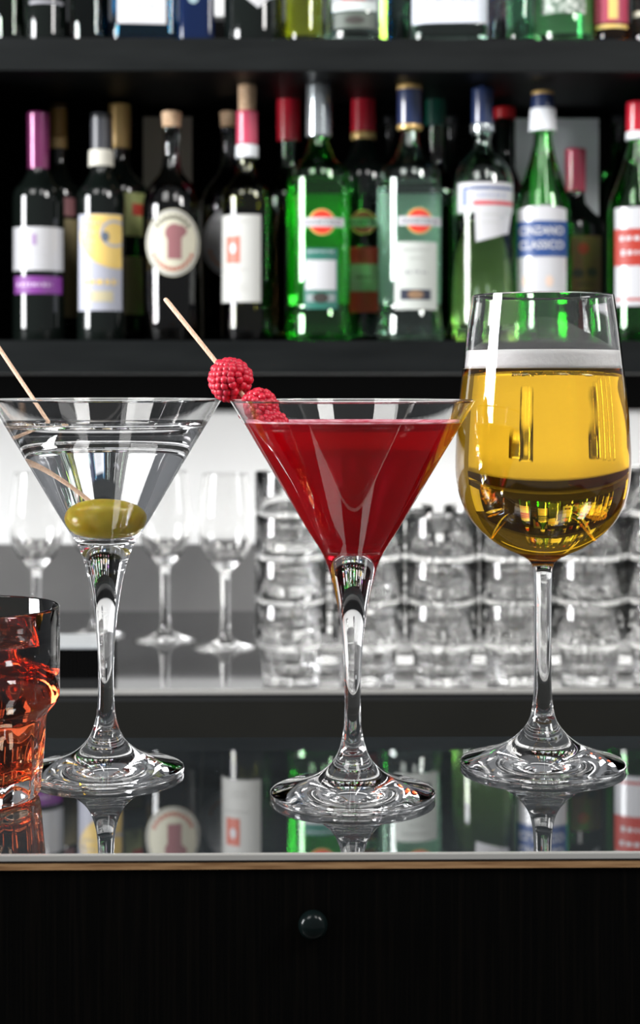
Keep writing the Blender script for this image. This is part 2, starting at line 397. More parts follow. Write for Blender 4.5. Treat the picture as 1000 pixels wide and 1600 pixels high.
# 2 bronze capsule behind
b = Bottle('wine_bottle', 'dark bottle with bronze capsule half hidden behind the leftmost wine bottle', 92, BK, B1, wine_prof(33, 12, 165, 296), G_BLACK)
b.ring('capsule', 13.5, 13.5, 163, 214, F_BRONZE); b.ring('neck_band', 14, 14, 214, 233, F_GOLD, False)
l = b.label(80, 122, 345, 497, TAN); b.label(100, 116, 312, 340, PINKFIG, name='upper_label')
# 3 charcoal capsule, silver and gold label
b = Bottle('wine_bottle', 'black wine bottle with charcoal capsule and silver label bearing a gold roundel', 158, FR, B1, wine_prof(37, 14.5, 180, 300), G_BLACK)
b.ring('capsule', 16, 16, 178, 236, F_GREY); b.ring('neck_band', 19, 19.5, 235, 261, mat('band_cream', (0.6, 0.58, 0.5), 0.5), False)
l = b.label(124, 190, 338, 487, SILVERL)
rd = b.oval(183, 372, 56, 50, GOLD, 0.0004, 'roundel', l, clip=(125, 189, 339, 486))
b.oval(178, 368, 22, 21, SILVERL, 0.0008, 'roundel_ring', l, clip=(125, 189, 339, 486), inner=0.80)
b.oval(164, 373, 6, 8, mat('ink_slate', (0.12, 0.15, 0.2), 0.6), 0.0009, 'roundel_figure', l)
b.fine([(128, 160, 352, 5), (127, 150, 366, 5), (130, 150, 380, 5)], mat('gold_pale', (0.66, 0.58, 0.38), 0.5), l, 0.0009, name='roundel_print')
b.fine([(133, 183, 443, 10)], GOLD, l, 0.0006, 8, name='lettering'); b.label(139, 176, 457, 473, mat('gold_dull', (0.56, 0.50, 0.32), 0.5), 0.0004, 'lower_panel', l)
# 4 gold capsule behind
b = Bottle('wine_bottle', 'dark bottle with shiny gold capsule and mossy yellow label between roundel and oval labels', 187, BK, B1, wine_prof(44, 14, 166, 292), G_BLACK)
b.ring('capsule', 17.5, 17, 163, 233, F_GOLD)
l = b.label(182, 230, 305, 372, mat('label_moss', (0.30, 0.33, 0.12), 0.6), name='upper_label'); b.label(206, 222, 322, 340, LRED, 0.0004, 'crest', l)
b.label(186, 226, 404, 493, TAN)
# 6, 7 cork-stoppered liqueurs with oval labels
def liqueur(x, D, label, ov, ow, lcol, seed):
    pr = [(14, 200), (14, 206), (12.5, 208), (12.5, 240), (14, 258), (19, 272), (30, 285), (39, 298), (44, 314), (45.5, 330), (45.5, 420), (44, 500)]
    b = Bottle('liqueur_bottle', label, x, D, B1, pr, G_SMOKE, group='cork stoppered liqueur bottles', liquid=L_DARK, fill=290)
    k = b.ring('cork_stopper', 15.5, 14, 175, 199, CORK)
    l = b.oval(x+ov, 383, ow, 52, lcol); 
    b.oval(x+ov, 383, ow-2, 50, INK, 0.0004, 'label_border', l, inner=0.95)
    return b, l
b, l = liqueur(268, FR, 'cork stoppered round shouldered bottle with cream oval label and dusky figure', 2, 41, CREAM, 1)
f = b.oval(272, 368, 14, 14, PINKFIG, 0.0005, 'label_figure', l); b.label(262, 283, 375, 408, PINKFIG, 0.0005, 'label_figure', l)
b.oval(280, 365, 11, 9, PINKFIG, 0.0006, 'label_figure', l)
arc_marks('lettering', b.W, b.u(270), b.z(383), 0.0265, 0.033, PI*0.80, PI*0.2, 0.07, INKD, l, 0.0005, 8)
arc_marks('lettering', b.W, b.u(270), b.z(383), 0.0265, 0.034, PI*1.12, PI*1.88, 0.07, LRED, l, 0.0005, 11)
b, l = liqueur(359, BK, 'cork stoppered bottle with white oval label, half hidden behind the cream labelled wine', -2, 40, PAPER, 2)
b.fine([(330, 350, 352, 3)], INK, l)
arc_marks('lettering', b.W, b.u(357), b.z(383), 0.026, 0.034, PI*1.08, PI*1.6, 0.06, mat('ink_orange', (0.7, 0.25, 0.08), 0.6), l, 0.0005, 6)
# 8 pink capsule, cream label with red stamp
b = Bottle('wine_bottle', 'olive wine bottle with cork, pink capsule and tall white label with red stamp', 386, FR, B1, wine_prof(39.5, 14, 176, 300), G_OLIVE, liquid=L_DARK, fill=330)
b.ring('capsule', 16.5, 16.5, 174, 226, F_PINK); b.ring('neck_band', 17.5, 17.5, 227, 247, F_WHITE, False); b.ring('cork', 14, 13, 133, 173, CORK)
l = b.label(347, 407, 339, 474, mat('label_ivory', (0.56, 0.56, 0.53), 0.6)); st = b.label(355, 375, 372, 414, mat('stamp_red', (0.55, 0.12, 0.07), 0.5), 0.0004, 'stamp', l)
b.oval(365, 391, 4.5, 8, PAPER, 0.0008, 'stamp_figure', st)
b.fine([(362, 392, 350, 2), (352, 388, 424, 2), (360, 385, 448, 2), (362, 388, 455, 2)], mat('ink_warm', (0.5, 0.49, 0.46), 0.6), l)
# 9 red capsule, dark green, behind
b = Bottle('wine_bottle', 'dark green bottle with bright red capsule behind and left of the green vermouth', 451, BK, B1, wine_prof(42, 15, 153, 300), G_DKGREEN, liquid=L_DARK, fill=270)
b.ring('capsule', 18.5, 18.5, 151, 221, F_RED)
# 10-12 vermouths: raised shoulder and foot, red roundel with white bar
def vermouth(x, D, label, glass, liq, fill, caps, r=50, top=134, neck=13):
    pr = [(neck+2, top), (neck+2, top+8), (neck, top+10), (neck, 205), (neck+3, 225), (neck+11, 246), (r*0.66, 256), (r*0.90, 262), (r*0.985, 272), (r, 286), (r, 470), (r*0.97, 478), (r*0.97, 483), (r*1.02, 489), (r*1.02, 520)]
    b = Bottle('vermouth_bottle', label, x, D, B1, pr, glass, liquid=liq, fill=fill, group='vermouth bottles with a red roundel')
    return b
def bar_logo(b, xc, yc, ink=INK, barm=PAPER, hx=33, circ=RED, r=18):
    c = b.oval(xc, yc, r+2.5, r+2, GOLD, 0.0, 'roundel_rim'); c = b.oval(xc, yc, r, r, circ, 0.0003, 'roundel')
    br = b.label(xc-hx, xc+hx, yc-7, yc+7, barm, 0.0007, 'name_bar'); b.text('MARTINI', xc, yc, 7, ink, br, 0.0011, hx*1.7, 0.02)
b = vermouth(498, FR, 'green vermouth bottle with silver cap, red roundel and white label', G_GREEN, L_GREEN, 282, None)
b.ring('cap', 19, 20, 132, 214, F_SILVER)
bar_logo(b, 503, 352)
l = b.label(476, 527, 392, 485, mat('label_teal', (0.02, 0.16, 0.12), 0.5)); b.label(478, 524, 410, 456, PAPER, 0.0004, 'white_panel', l)
b.fine([(480, 522, 397, 4)], mat('ink_pale', (0.4, 0.5, 0.5), 0.6), l); b.label(480, 523, 462, 474, mat('label_greygreen', (0.28, 0.33, 0.33), 0.5), 0.0004, 'lower_panel', l)
b.oval(501, 468, 12, 8, INKD, 0.0008, 'emblem', l)
b.back_label(24, 300, 470, mat('label_back_mint', (0.70, 0.85, 0.76), 0.6))
b = vermouth(568, BK, 'dark vermouth bottle with red capsule and red label, between green and clear vermouths', G_BLACK, None, None, None, 46, 150)
b.ring('cap', 19, 19.5, 148, 207, F_RED); b.ring('neck_band', 20, 20, 207, 219, F_GOLD, False)
bar_logo(b, 568, 352, INKD, mat('bar_green', (0.22, 0.45, 0.24), 0.5), 30, mat('roundel_brown', (0.38, 0.07, 0.03), 0.5), 17)
l = b.label(541, 598, 390, 490, LRED); b.label(548, 590, 416, 458, mat('label_sage', (0.30, 0.42, 0.26), 0.6), 0.0004, 'sage_panel', l)
b.fine([(556, 582, 436, 5)], INKD, l, 0.0008, name='lettering')
b = vermouth(640, FR, 'clear vermouth bottle with navy and gold cap, red roundel and pale label', G_CLEAR, L_CLEAR, 285, None)
b.ring('cap', 19, 19, 134, 197, F_NAVY, lip=0.0003); b.ring('neck_band', 19.6, 19.6, 195, 203, F_GOLD, False); b.ring('cap_rim', 20, 20, 133, 141, F_GOLD)
bar_logo(b, 655, 350, INK, PAPER, 32)
l = b.label(617, 682, 382, 486, mat('label_pale', (0.58, 0.61, 0.57), 0.55)); b.label(626, 672, 455, 471, mat('emblem_dark', (0.03, 0.035, 0.06), 0.4), 0.0004, 'emblem', l)
b.oval(649, 463, 12, 6, mat('emblem_gold', (0.30, 0.18, 0.10), 0.5), 0.0008, 'emblem_figure', l)
b.fine([(628, 672, 394, 3), (640, 662, 407, 2.5)], mat('ink_mid', (0.48, 0.5, 0.47), 0.6), l)
b.fine([(634, 642, 429, 5), (647, 654, 428, 5), (659, 666, 429, 5)], INK, l, 0.0005, 5, name='crests')
b.back_label(32, 300, 470, mat('label_back_mint', (0.70, 0.85, 0.76), 0.6))
# 13 green cap behind
b = Bottle('wine_bottle', 'dark green bottle with teal capsule rimmed in gold, behind the clear vermouth', 681, BK, B1, wine_prof(43, 14, 152, 296), G_DKGREEN, liquid=L_DARK, fill=230)
b.ring('capsule', 16.5, 17, 150, 197, F_GREEN); b.ring('capsule_rim', 17.2, 17.2, 148, 153, F_GOLD)
# 14 clear spirit with pennant label
pr = [(14, 140), (14, 208), (15, 214), (12, 218), (13, 228), (20, 240), (32, 252), (42, 264), (47, 280), (48, 300), (48, 500)]
b = Bottle('spirit_bottle', 'clear bottle of pale green spirit with navy cap and white pennant label', 754, FR, B1, pr, G_CLEAR, liquid=L_PALE, fill=338)
b.ring('cap', 17, 17, 138, 195, F_NAVY); b.ring('neck_band', 18.5, 18.5, 194, 207, F_SILVER, False); b.ring('cap_knob', 5, 8, 134, 139, F_NAVY)
l = b.label(716, 800, 290, 336, PAPER); b.label(725, 798, 297, 301, NAVY, 0.0004, 'blue_stripe', l); b.label(740, 799, 319, 325, mat('stripe_red', (0.6, 0.06, 0.08), 0.5), 0.0004, 'red_stripe', l)
b.label(724, 730, 300, 326, mat('stripe_blue', (0.14, 0.2, 0.45), 0.5), 0.0004, 'blue_stripe', l)
b.fine([(744, 792, 310, 9)], mat('ink_blue_grey', (0.45, 0.47, 0.58), 0.6), l, 0.0006, name='lettering')
l = sheet_poly('pennant_label', b.W, [(b.u(742), b.z(334)), (b.u(744), b.z(382)), (b.u(768), b.z(376)), (b.u(793), b.z(368)), (b.u(798), b.z(334))], PAPER, b.root, 0.0002)
b.fine([(755, 780, 340, 3), (754, 778, 352, 2)], mat('ink_mid', (0.48, 0.5, 0.47)), l)
b.back_label(44, 300, 505, mat('label_back_moss', (0.62, 0.68, 0.50), 0.6))
# 15 red screw cap behind
b = Bottle('spirit_bottle', 'slim dark bottle with flat bright red screw cap, behind the pennant label bottle', 788, BK, B1,
           [(11, 186), (11, 240), (13, 255), (22, 275), (31, 295), (34, 315), (34, 510)], G_BLACK)
b.ring('screw_cap', 17, 17, 168, 186, PLRED)
# 16 green bottle with blue and white label
pr = [(13, 145), (13, 205), (15, 225), (20, 248), (28, 275), (36, 298), (42, 318), (44, 335), (44, 510)]
b = Bottle('vermouth_bottle', 'green bottle with gold rimmed navy and white neck foil and blue and white label', 848, FR, B1, pr, G_GREEN, liquid=L_GREEN, fill=240)
b.ring('cap', 17, 18.5, 144, 171, F_NAVY); b.ring('cap_rim', 17.4, 17.4, 143, 149, F_GOLD); b.ring('neck_foil', 20, 21.5, 170, 206, F_WHITE, False)
l = b.label(809, 884, 330, 470, GLOSSP, top=lambda t, z: z+0.004*math.sin(PI*t)); bl = b.label(809, 885, 349, 404, NAVY, 0.0004, 'blue_band', l)
b.text('CINZANO', 846, 364, 13, PAPER, bl, 0.0009, 66, 0.02); b.text('CLASSICO', 846, 386, 13, PAPER, bl, 0.0009, 66, 0.02)
b.oval(822, 442, 5, 9, mat('crest_peach', (0.72, 0.55, 0.45), 0.6), 0.0004, 'crest', l); b.oval(858, 442, 6, 9, mat('crest_peach', (0.72, 0.55, 0.45), 0.6), 0.0004, 'crest', l)
# 17 pink capsule, face label
b = Bottle('spirit_bottle', 'dark bottle with pink capsule and brown label of blots, in front of the pale card', 899, BK, B1,
           [(13, 236), (13, 300), (16, 318), (28, 332), (40, 342), (45, 356), (45, 510)], G_BLACK)
b.ring('capsule', 16.5, 15.5, 233, 300, F_PINK)
l = b.label(884, 938, 372, 458, BROWN); b.oval(903, 430, 9, 7, INKD, 0.0004, 'label_blot', l); b.oval(924, 428, 8, 7, INKD, 0.0004, 'label_blot', l)
b.oval(911, 392, 8, 9, LRED, 0.0004, 'label_blot', l); b.fine([(900, 925, 447, 4)], INKD, l)
# 18 right edge green bottle
pr = [(13, 162), (13, 215), (15, 230), (24, 262), (34, 290), (42, 312), (45, 330), (45, 510)]
b = Bottle('vermouth_bottle', 'green bottle with red capsule and dark red and white label', 996, FR, B1, pr, G_GREEN, liquid=L_GREEN, fill=250)
b.ring('capsule', 17, 17.5, 160, 206, F_RED); b.ring('neck_band', 18, 18.5, 206, 219, F_WHITE, False)
l = b.label(962, 1036, 328, 480, GLOSSP); r_ = b.label(962, 1036, 361, 418, LRED, 0.0004, 'red_band', l); b.label(964, 1036, 468, 472, LRED, 0.0004, 'red_line', l)
b.fine([(970, 1030, 376, 10), (972, 1030, 398, 9)], PAPER, r_, 0.0008, 9, name='lettering')
# dark bottles at the very back, of which only a neck shows
for x, g, ph in ((609, G_BLACK, 'just left of the navy and gold cap'), (706, G_BLACK, 'just right of the teal capsule'), (965, G_DKGREEN, 'just right of the pale card')):
    b = Bottle('dark_bottle', 'dark bottle, only its neck showing, '+ph, x, DP, B1,
               [(9, 184), (9, 190), (8, 192), (8, 235), (12, 258), (26, 280), (33, 305), (33, 505)], g, group='dark bottles in the back row')
    b.ring('cap', 10, 10, 182, 196, F_GREY)
for x0, x1, y0, col, lab in ((224, 300, 183, (0.42, 0.39, 0.32), 'beige card standing at the back of the shelf behind a cork stopper'),
                             (806, 937, 184, (0.80, 0.83, 0.87), 'pale grey card standing at the back of the shelf behind the pink capsule')):
    a, c = at(x0, 2.275), at(x1, 2.275)
    o = box('card', -(c.x-a.x)/2, (c.x-a.x)/2, -0.003, 0.0, 0, zz(y0, 2.275)-B1, mat('card_'+str(x0), col, 0.6), parent=None, loc=1)
    o.location = ((a.x+c.x)/2, 2.278, B1); tag(o, lab, 'card')

# ---- upper shelf: only the feet of the bottles are in the picture
TD = 2.055
def tall(x, D, r, label, glass, liq=None, n=2, ysc=1.0, top=-250, name='spirit_bottle', foot=58):
    pr = [(13, top), (13, top+70), (r*0.6, top+95), (r*0.92, top+110), (r, top+130), (r, foot)]
    return Bottle(name, label, x, D, B2, pr, glass, liquid=liq, fill=top+90 if liq else None, n=n, ysc=ysc, group='bottles on the upper shelf')
def cap_tall(b, m): b.ring('cap', 16, 16, -270, -225, m)
b = tall(14, TD, 24, 'dark green bottle on the upper shelf, leftmost', G_DKGREEN, L_DARK); cap_tall(b, F_GREEN)
b = tall(72, TD, 33, 'black bottle with a grey band, second from the left on the upper shelf', G_BLACK); cap_tall(b, F_GREY); b.label(47, 98, 8, 13, INK)
b = tall(139, TD, 32, 'dark teal bottle left of the bright blue gin bottle', mat('glass_dark_teal', (0.05, 0.25, 0.22), 0.0, trans=1.0), L_DARK); cap_tall(b, F_GREY)
b = tall(226, TD, 50, 'bright blue square gin bottle with a large white label', G_BLUE, L_CLEAR, n=6, ysc=0.6, name='gin_bottle'); cap_tall(b, F_SILVER)
b.W = (lambda Wf: lambda u, z, lift=0.0: (Wf(u, z, lift)[0], Wf(u, z, lift)[1]*0.6-0.0004, z))(b.W)
l = b.label(184, 259, -60, 44, PAPER); b.fine([(206, 240, 6, 3), (204, 242, 16, 3), (208, 238, 24, 3)], INK, l)
b.label(187, 256, -57, 41, mat('label_inner', (0.70, 0.71, 0.74)), 0.0003, 'label_panel', l)
b.fine([(206, 240, 6, 3), (204, 242, 16, 3), (208, 238, 24, 3)], INK, l, 0.0006)
b = tall(307, TD, 28, 'navy blue bottle with a small pale emblem beside the bright blue gin', mat('glass_navy', (0.004, 0.012, 0.05), 0.05), n=5, name='gin_bottle'); cap_tall(b, F_NAVY)
b.oval(302, 4, 8, 8, mat('emblem_pale', (0.3, 0.42, 0.45), 0.5), name='emblem')
b = tall(396, TD, 46, 'black bottle with a white label pointed at the bottom', G_BLACK); cap_tall(b, F_GREY)
sheet_poly('label', b.W, [(b.u(366), b.z(-50)), (b.u(366), b.z(0)), (b.u(385), b.z(8)), (b.u(403), b.z(23)), (b.u(420), b.z(8)), (b.u(438), b.z(0)), (b.u(438), b.z(-50))], PAPER, b.root)
b = tall(475, TD, 29, 'slim clear bottle of yellow liqueur on the upper shelf', G_CLEAR, L_YEL); cap_tall(b, F_GOLD)
b.back_label(27, -60, 52, mat('label_back_yellow', (0.8, 0.75, 0.35), 0.6))
b = tall(556, TD, 48, 'clear bottle with a pale label striped in red and grey', G_CLEAR, L_CLEAR); cap_tall(b, F_RED)
l = b.label(520, 588, -60, 27, mat('label_mint', (0.62, 0.68, 0.66), 0.5)); b.label(521, 586, 7, 13, INK, 0.0004, 'grey_stripe', l); b.label(535, 570, 8, 12, LRED, 0.0008, 'red_stripe', l)
l = b.label(522, 586, 30, 54, mat('label_grey_green', (0.09, 0.11, 0.09), 0.5), name='lower_label'); b.oval(554, 42, 15, 6, INKD, 0.0004, 'emblem', l)
b = tall(624, BK, 26, 'smoky grey bottle between the striped label and the frosted label bottles', G_SMOKE, L_CLEAR, foot=70); cap_tall(b, F_GREY)
b = tall(702, TD, 59, 'wide clear bottle with a large frosted white label and grey capital letters', G_CLEAR, L_CLEAR, n=4, ysc=0.62, name='vodka_bottle'); cap_tall(b, F_WHITE)
b.W = (lambda Wf: lambda u, z, lift=0.0: (Wf(u, z, lift)[0], Wf(u, z, lift)[1]*0.62-0.0004, z))(b.W)
l = b.label(642, 762, -60, 44, mat('label_frost', (0.70, 0.74, 0.82), 0.5)); b.text('INMAR', 702, 5, 13, INK, l, 0.0008, 76, 0.0)
b = tall(780, BK, 20, 'narrow lilac tinted bottle right of the frosted label bottle', mat('glass_lilac', (0.65, 0.58, 0.68), 0.0, trans=1.0), L_CLEAR, foot=70); cap_tall(b, F_WHITE)
b = tall(812, TD-0.02, 20, 'narrow pale green bottle with a bright green foot', mat('glass_mint', (0.45, 0.85, 0.6), 0.0, trans=1.0), L_CLEAR); cap_tall(b, F_GREEN)
b = tall(880, TD, 45, 'broad green tinted clear bottle with a mottled silver label', G_CLEAR, L_GREEN); cap_tall(b, F_SILVER)
l = b.label(846, 914, -60, 30, add_noise(mat('label_mottled', (0.5, 0.55, 0.5), 0.5), (0.10, 0.16, 0.11), (0.70, 0.74, 0.68), (1, 1, 1), 120, 0, 0.4, 0.65))
b.back_label(42, -60, 48, mat('label_back_mint', (0.70, 0.85, 0.76), 0.6))
b = tall(954, TD, 29, 'amber bottle with a deep pink and gold label on the upper shelf', mat('glass_amber', (0.55, 0.25, 0.04), 0.0, trans=1.0), L_YEL); cap_tall(b, F_GOLD)
l = b.label(930, 980, -60, 41, mat('label_deep_pink', (0.42, 0.04, 0.09), 0.5)); b.label(951, 965, -60, 36, GOLD, 0.0004, 'gold_stripe', l); b.label(932, 979, 44, 50, GOLD, 0.0004, 'gold_band', l)
b = tall(1010, TD, 24, 'grey bottle with cream band cut by the right edge of the upper shelf', G_SMOKE, L_CLEAR); cap_tall(b, F_GREY); b.label(990, 1030, 22, 30, CREAM)

# ================================================================= GLASSES ON THE BACK COUNTER
def back_wineglass(name, D):
    k = 1/1187.0
    prof = [(0, 0.0), (49*k, 0.0), (50*k, 0.001), (49.5*k, 0.0018), (30*k, 0.0045), (12*k, 0.011), (8.5*k, 0.020), (7.0*k, 0.040), (6.8*k, 0.085), (8*k, 0.100),
            (16*k, 0.107), (30*k, 0.119), (39*k, 0.134), (42.5*k, 0.155), (42*k, 0.175), (38*k, 0.205), (34.5*k, 0.228), (34*k, 0.2288), (33.4*k, 0.228),
            (36.8*k, 0.205), (40.7*k, 0.175), (41.2*k, 0.155), (37.6*k, 0.1345), (28*k, 0.1202), (14*k, 0.1093), (0, 0.1065)]
    return lathe(name, prof, GLASS_B, None, seg=40, cuts=[5, 9], names=['foot', 'stem', 'bowl'])
proto = None
def copy_thing(root, loc, label):
    c = root.copy(); C.objects.link(c); c.location = loc; c['label'] = label
    for ch in root.children:
        d = ch.copy(); C.objects.link(d); d.parent = c; d.matrix_parent_inverse = ch.matrix_parent_inverse.copy()
    return c
for x, D, lab in ((57, 2.13, 'empty wine glass on the back counter, leftmost, above the red tumbler'),
                  (150, 2.21, 'empty wine glass on the back counter directly behind the olive martini stem'),
                  (258, 2.17, 'empty wine glass on the back counter, between the two martini glasses'),
                  (352, 2.105, 'empty wine glass on the back counter, nearest to the stacked tumblers')):
    if proto is None:
        proto = empty('wine_glass', at(x, D, Z_BACK), lab, 'wine glass', 'wine glasses on the back counter')
        for o in back_wineglass('bowl', D): o.parent = proto
    else: copy_thing(proto, at(x, D, Z_BACK), lab)

def tumbler_profile(h=0.093, rt=0.0423, rl=0.0357, rb=0.0330, zs=0.0440):
    out = [(0, 0.0012), (rb*0.7, 0.0006), (rb-0.003, 0.0), (rb-0.0006, 0.0012), (rb, 0.0035), (rl-0.0006, zs*0.6), (rl, zs-0.006), (rl+0.0012, zs-0.0025), (rt-0.0025, zs+0.0005), (rt-0.0004, zs+0.0035),
           (rt, zs+0.007), (rt, h-0.001), (rt-0.0005, h), (rt-0.0011, h+0.0002), (rt-0.0017, h-0.0006)]
    inn = [(rt-0.0021, zs+0.006), (rl-0.0015, zs-0.004), (rl-0.0030, zs-0.012), (rb-0.0040, 0.014), (rb-0.007, 0.0105), (rb*0.5, 0.0095), (0, 0.0095)]
    return out, inn
def flute(N, zs, depth=0.055):
    def f(th, z):
        w = max(0.0, min(1.0, (zs-0.001-z)/0.010))*max(0.0, min(1.0, (z-0.0005)/0.004+0.25))
        a = (th*N/(2*PI)) % 1.0
        return 1-depth*w*(1-abs(2*a-1)**1.5)
    return f
def make_tumbler(label, loc, cat='tumbler', group=None, m=GLASS_B, seg=72, N=9, name='tumbler'):
    out, inn = tumbler_profile()
    fl = flute(N, 0.044)
    full = out+inn; no = len(out)
    # the facets are on the outside only: outer wall and inner wall are one closed glass body
    vs, fs, rows = [], [], []
    for i, (r, z) in enumerate(full):
        if r < 1e-5: rows.append([len(vs)]); vs.append((0, 0, z)); continue
        row = []
        for k in range(seg):
            th = 2*PI*k/seg; rr = r*(fl(th, z) if i < no else 1.0)
            row.append(len(vs)); vs.append((rr*math.sin(th), -rr*math.cos(th), z))
        rows.append(row)
    for A, B_ in zip(rows[:-1], rows[1:]):
        for k in range(seg):
            k2 = (k+1) % seg
            if len(A) == 1: fs.append((A[0], B_[k2], B_[k]))
            elif len(B_) == 1: fs.append((A[k], A[k2], B_[0]))
            else: fs.append((A[k], A[k2], B_[k2], B_[k]))
    me = bpy.data.meshes.new('glass_body'); me.from_pydata(vs, [], fs); me.update()
    bm = bmesh.new(); bm.from_mesh(me); bmesh.ops.recalc_face_normals(bm, faces=bm.faces[:]); bm.to_mesh(me); bm.free()
    o = link(name, me, m); o.location = loc; tag(o, label, cat, group)
    return o, inn
stacks = [ # column px, distance, how many, where
    (455, 1.865, 4, 'the tall stack left of the red martini stem'),
    (575, 1.865, 3, 'the stack just right of the red martini stem'),
    (691, 1.86, 3, 'the front stack between red martini and beer'),
    (806, 1.865, 3, 'the stack left behind the beer glass stem'),
    (920, 1.865, 3, 'the stack right behind the beer glass stem'),
    (1034, 1.865, 4, 'the tall stack cut by the right edge'),
    (512, 2.01, 3, 'the rear stack behind the red martini stem'),
    (625, 2.01, 3, 'the rear stack right of the red martini stem'),
    (745, 2.01, 3, 'the rear stack left of the beer glass stem'),
    (857, 2.01, 3, 'the rear stack behind the beer glass stem'),
    (968, 2.01, 4, 'the rear stack right of the beer glass stem')]
tp = None; PITCH = 0.0505
for si, (x, D, n, where) in enumerate(stacks):
    for k in range(n):
        tier = {0: 'lowest', n-1: 'topmost'}.get(k, 'second tier' if k == 1 else 'third tier')
        lab = 'clear faceted tumbler, %s of %s' % (tier, where)
        loc = at(x, D, Z_BACK+0.0002+k*PITCH)
        if tp is None: tp = make_tumbler(lab, loc, group='stacked tumblers on the back counter')[0]
        else:
            c = copy_thing(tp, loc, lab); c.rotation_euler.z = (si*0.37+k*0.2)
# black ribbed tray left
t = empty('bar_tray', at(104, 1.93, Z_BACK), 'low black ribbed bar tray with pale rim behind the red tumbler', 'tray')
bm = bmesh.new()
for i in range(24):
    x = -0.055+i*0.0046
    mtx = Matrix.Translation((x, -0.045, 0.018)) @ Matrix.Diagonal((0.0030, 0.004, 0.034, 1)); bmesh.ops.create_cube(bm, size=1, matrix=mtx)
bmesh.ops.create_cube(bm, size=1, matrix=Matrix.Translation((0, 0, 0.017)) @ Matrix.Diagonal((0.11, 0.09, 0.034, 1)))
me = bpy.data.meshes.new('ribbed_base'); bm.to_mesh(me); bm.free(); link('ribbed_base', me, BLACK, t, smooth=False)
box('pale_rim', -0.056, 0.056, -0.048, 0.045, 0.0352, 0.0385, mat('tray_rim', (0.45, 0.47, 0.48), 0.3), parent=t, bevel=0.001)

# ================================================================= THE DRINKS
def ml(prof, z):                      # radius of a profile at height z
    for (r0, z0), (r1, z1) in zip(prof[:-1], prof[1:]):
        if min(z0, z1) <= z <= max(z0, z1) and z0 != z1: return r0+(r1-r0)*(z-z0)/(z1-z0)
    return prof[-1][0]
MART_FOOT = [(0, 0.0016), (0.020, 0.0012), (0.034, 0.0004), (0.0392, 0.0), (0.0402, 0.0008), (0.0404, 0.0020), (0.0397, 0.0032), (0.034, 0.0046), (0.026, 0.0068), (0.0185, 0.0100), (0.0125, 0.0145), (0.0085, 0.0195), (0.0060, 0.0260)]
MART_STEM = [(0.0046, 0.0330), (0.0040, 0.0440), (0.0040, 0.0560), (0.0046, 0.0680), (0.0056, 0.0800), (0.0074, 0.0930), (0.0108, 0.1080), (0.0148, 0.1190)]
MART_OUT = [(0.0236, 0.1330), (0.0360, 0.1540), (0.0480, 0.1740), (0.0590, 0.1922), (0.05945, 0.1930), (0.0591, 0.1937), (0.0584, 0.1936), (0.0579, 0.1929)]
MART_IN = [(0.0468, 0.1742), (0.0348, 0.1544), (0.0226, 0.1342), (0.0186, 0.1276), (0.0150, 0.1240), (0.0095, 0.1222), (0, 0.1216)]
def martini(label, loc):
    root = empty('martini_glass', loc, label, 'cocktail glass')
    full = MART_FOOT+MART_STEM+MART_OUT+MART_IN
    a = len(MART_FOOT)-1; b_ = a+len(MART_STEM)
    lathe('x', full, GLASS, root, seg=96, sub=4, cuts=[a, b_], names=['foot', 'stem', 'bowl'])
    return root
def smooth_inner(full, n_in, sub=4):
    """the inner wall exactly as lathe() rounds it, from the rim to the centre"""
    P = [Vector(p) for p in full]; Q = []
    for i in range(len(P)-1-n_in, len(P)-1):
        p0, p1, p2, p3 = P[max(i-1, 0)], P[i], P[i+1], P[min(i+2, len(P)-1)]
        for k in range(sub):
            t = k/sub
            q = 0.5*((2*p1)+(p2-p0)*t+(2*p0-5*p1+4*p2-p3)*t*t+(3*p1-p0-3*p2+p3)*t**3); Q.append((max(q.x, 0), q.y))
    Q.append((0, P[-1].y)); return Q
def fill_of(inn, zf, e=0.00012, meniscus=0.0008):
    """closed liquid body that follows the inner wall (inn: from the rim down to the centre) up to height zf"""
    up = [(r+e, z-e) for r, z in reversed(inn)]; up[0] = (0, inn[-1][1]-e)
    out = [q for q in up if q[1] < zf-0.0005]; wallr = ml(up, zf)+e
    out += [(wallr, zf+meniscus*0.6), (wallr-0.0007, zf+meniscus*0.15), (wallr-0.0018, zf), (0, zf)]
    return out
P_CL = at(165.5, 0.831); P_RD = at(551, 0.783); P_WG = at(848, 0.845); P_TB = at(-43, 0.783)
martini('clear martini glass with the olive, left of the red cocktail', P_CL)
martini('martini glass holding the deep red cocktail with raspberries', P_RD)
INN = smooth_inner(MART_FOOT+MART_STEM+MART_OUT+MART_IN, len(MART_IN))
gin = mat('clear_cocktail', (0.985, 0.99, 1.0), 0.0, trans=1.0, ior=1.34)
o = lathe('clear_cocktail', fill_of(INN, 0.1825), gin, None, seg=96); o.location = P_CL
tag(o, 'colourless cocktail filling the left martini glass around the olive', 'drink')
redm = bpy.data.materials.new('red_cocktail'); redm.use_nodes = True
nt = redm.node_tree; b_ = nt.nodes['Principled BSDF']; out_ = nt.nodes['Material Output']
b_.inputs['Base Color'].default_value = (0.92, 0.02, 0.05, 1); b_.inputs['Transmission Weight'].default_value = 1; b_.inputs['Roughness'].default_value = 0.0; b_.inputs['IOR'].default_value = 1.34
tl = nt.nodes.new('ShaderNodeBsdfTranslucent'); tl.inputs[0].default_value = (0.90, 0.002, 0.016, 1)
df = nt.nodes.new('ShaderNodeBsdfDiffuse'); df.inputs[0].default_value = (0.44, 0.002, 0.010, 1)
mx = nt.nodes.new('ShaderNodeMixShader'); mx.inputs[0].default_value = 0.5; mx2 = nt.nodes.new('ShaderNodeMixShader'); mx2.inputs[0].default_value = 0.78
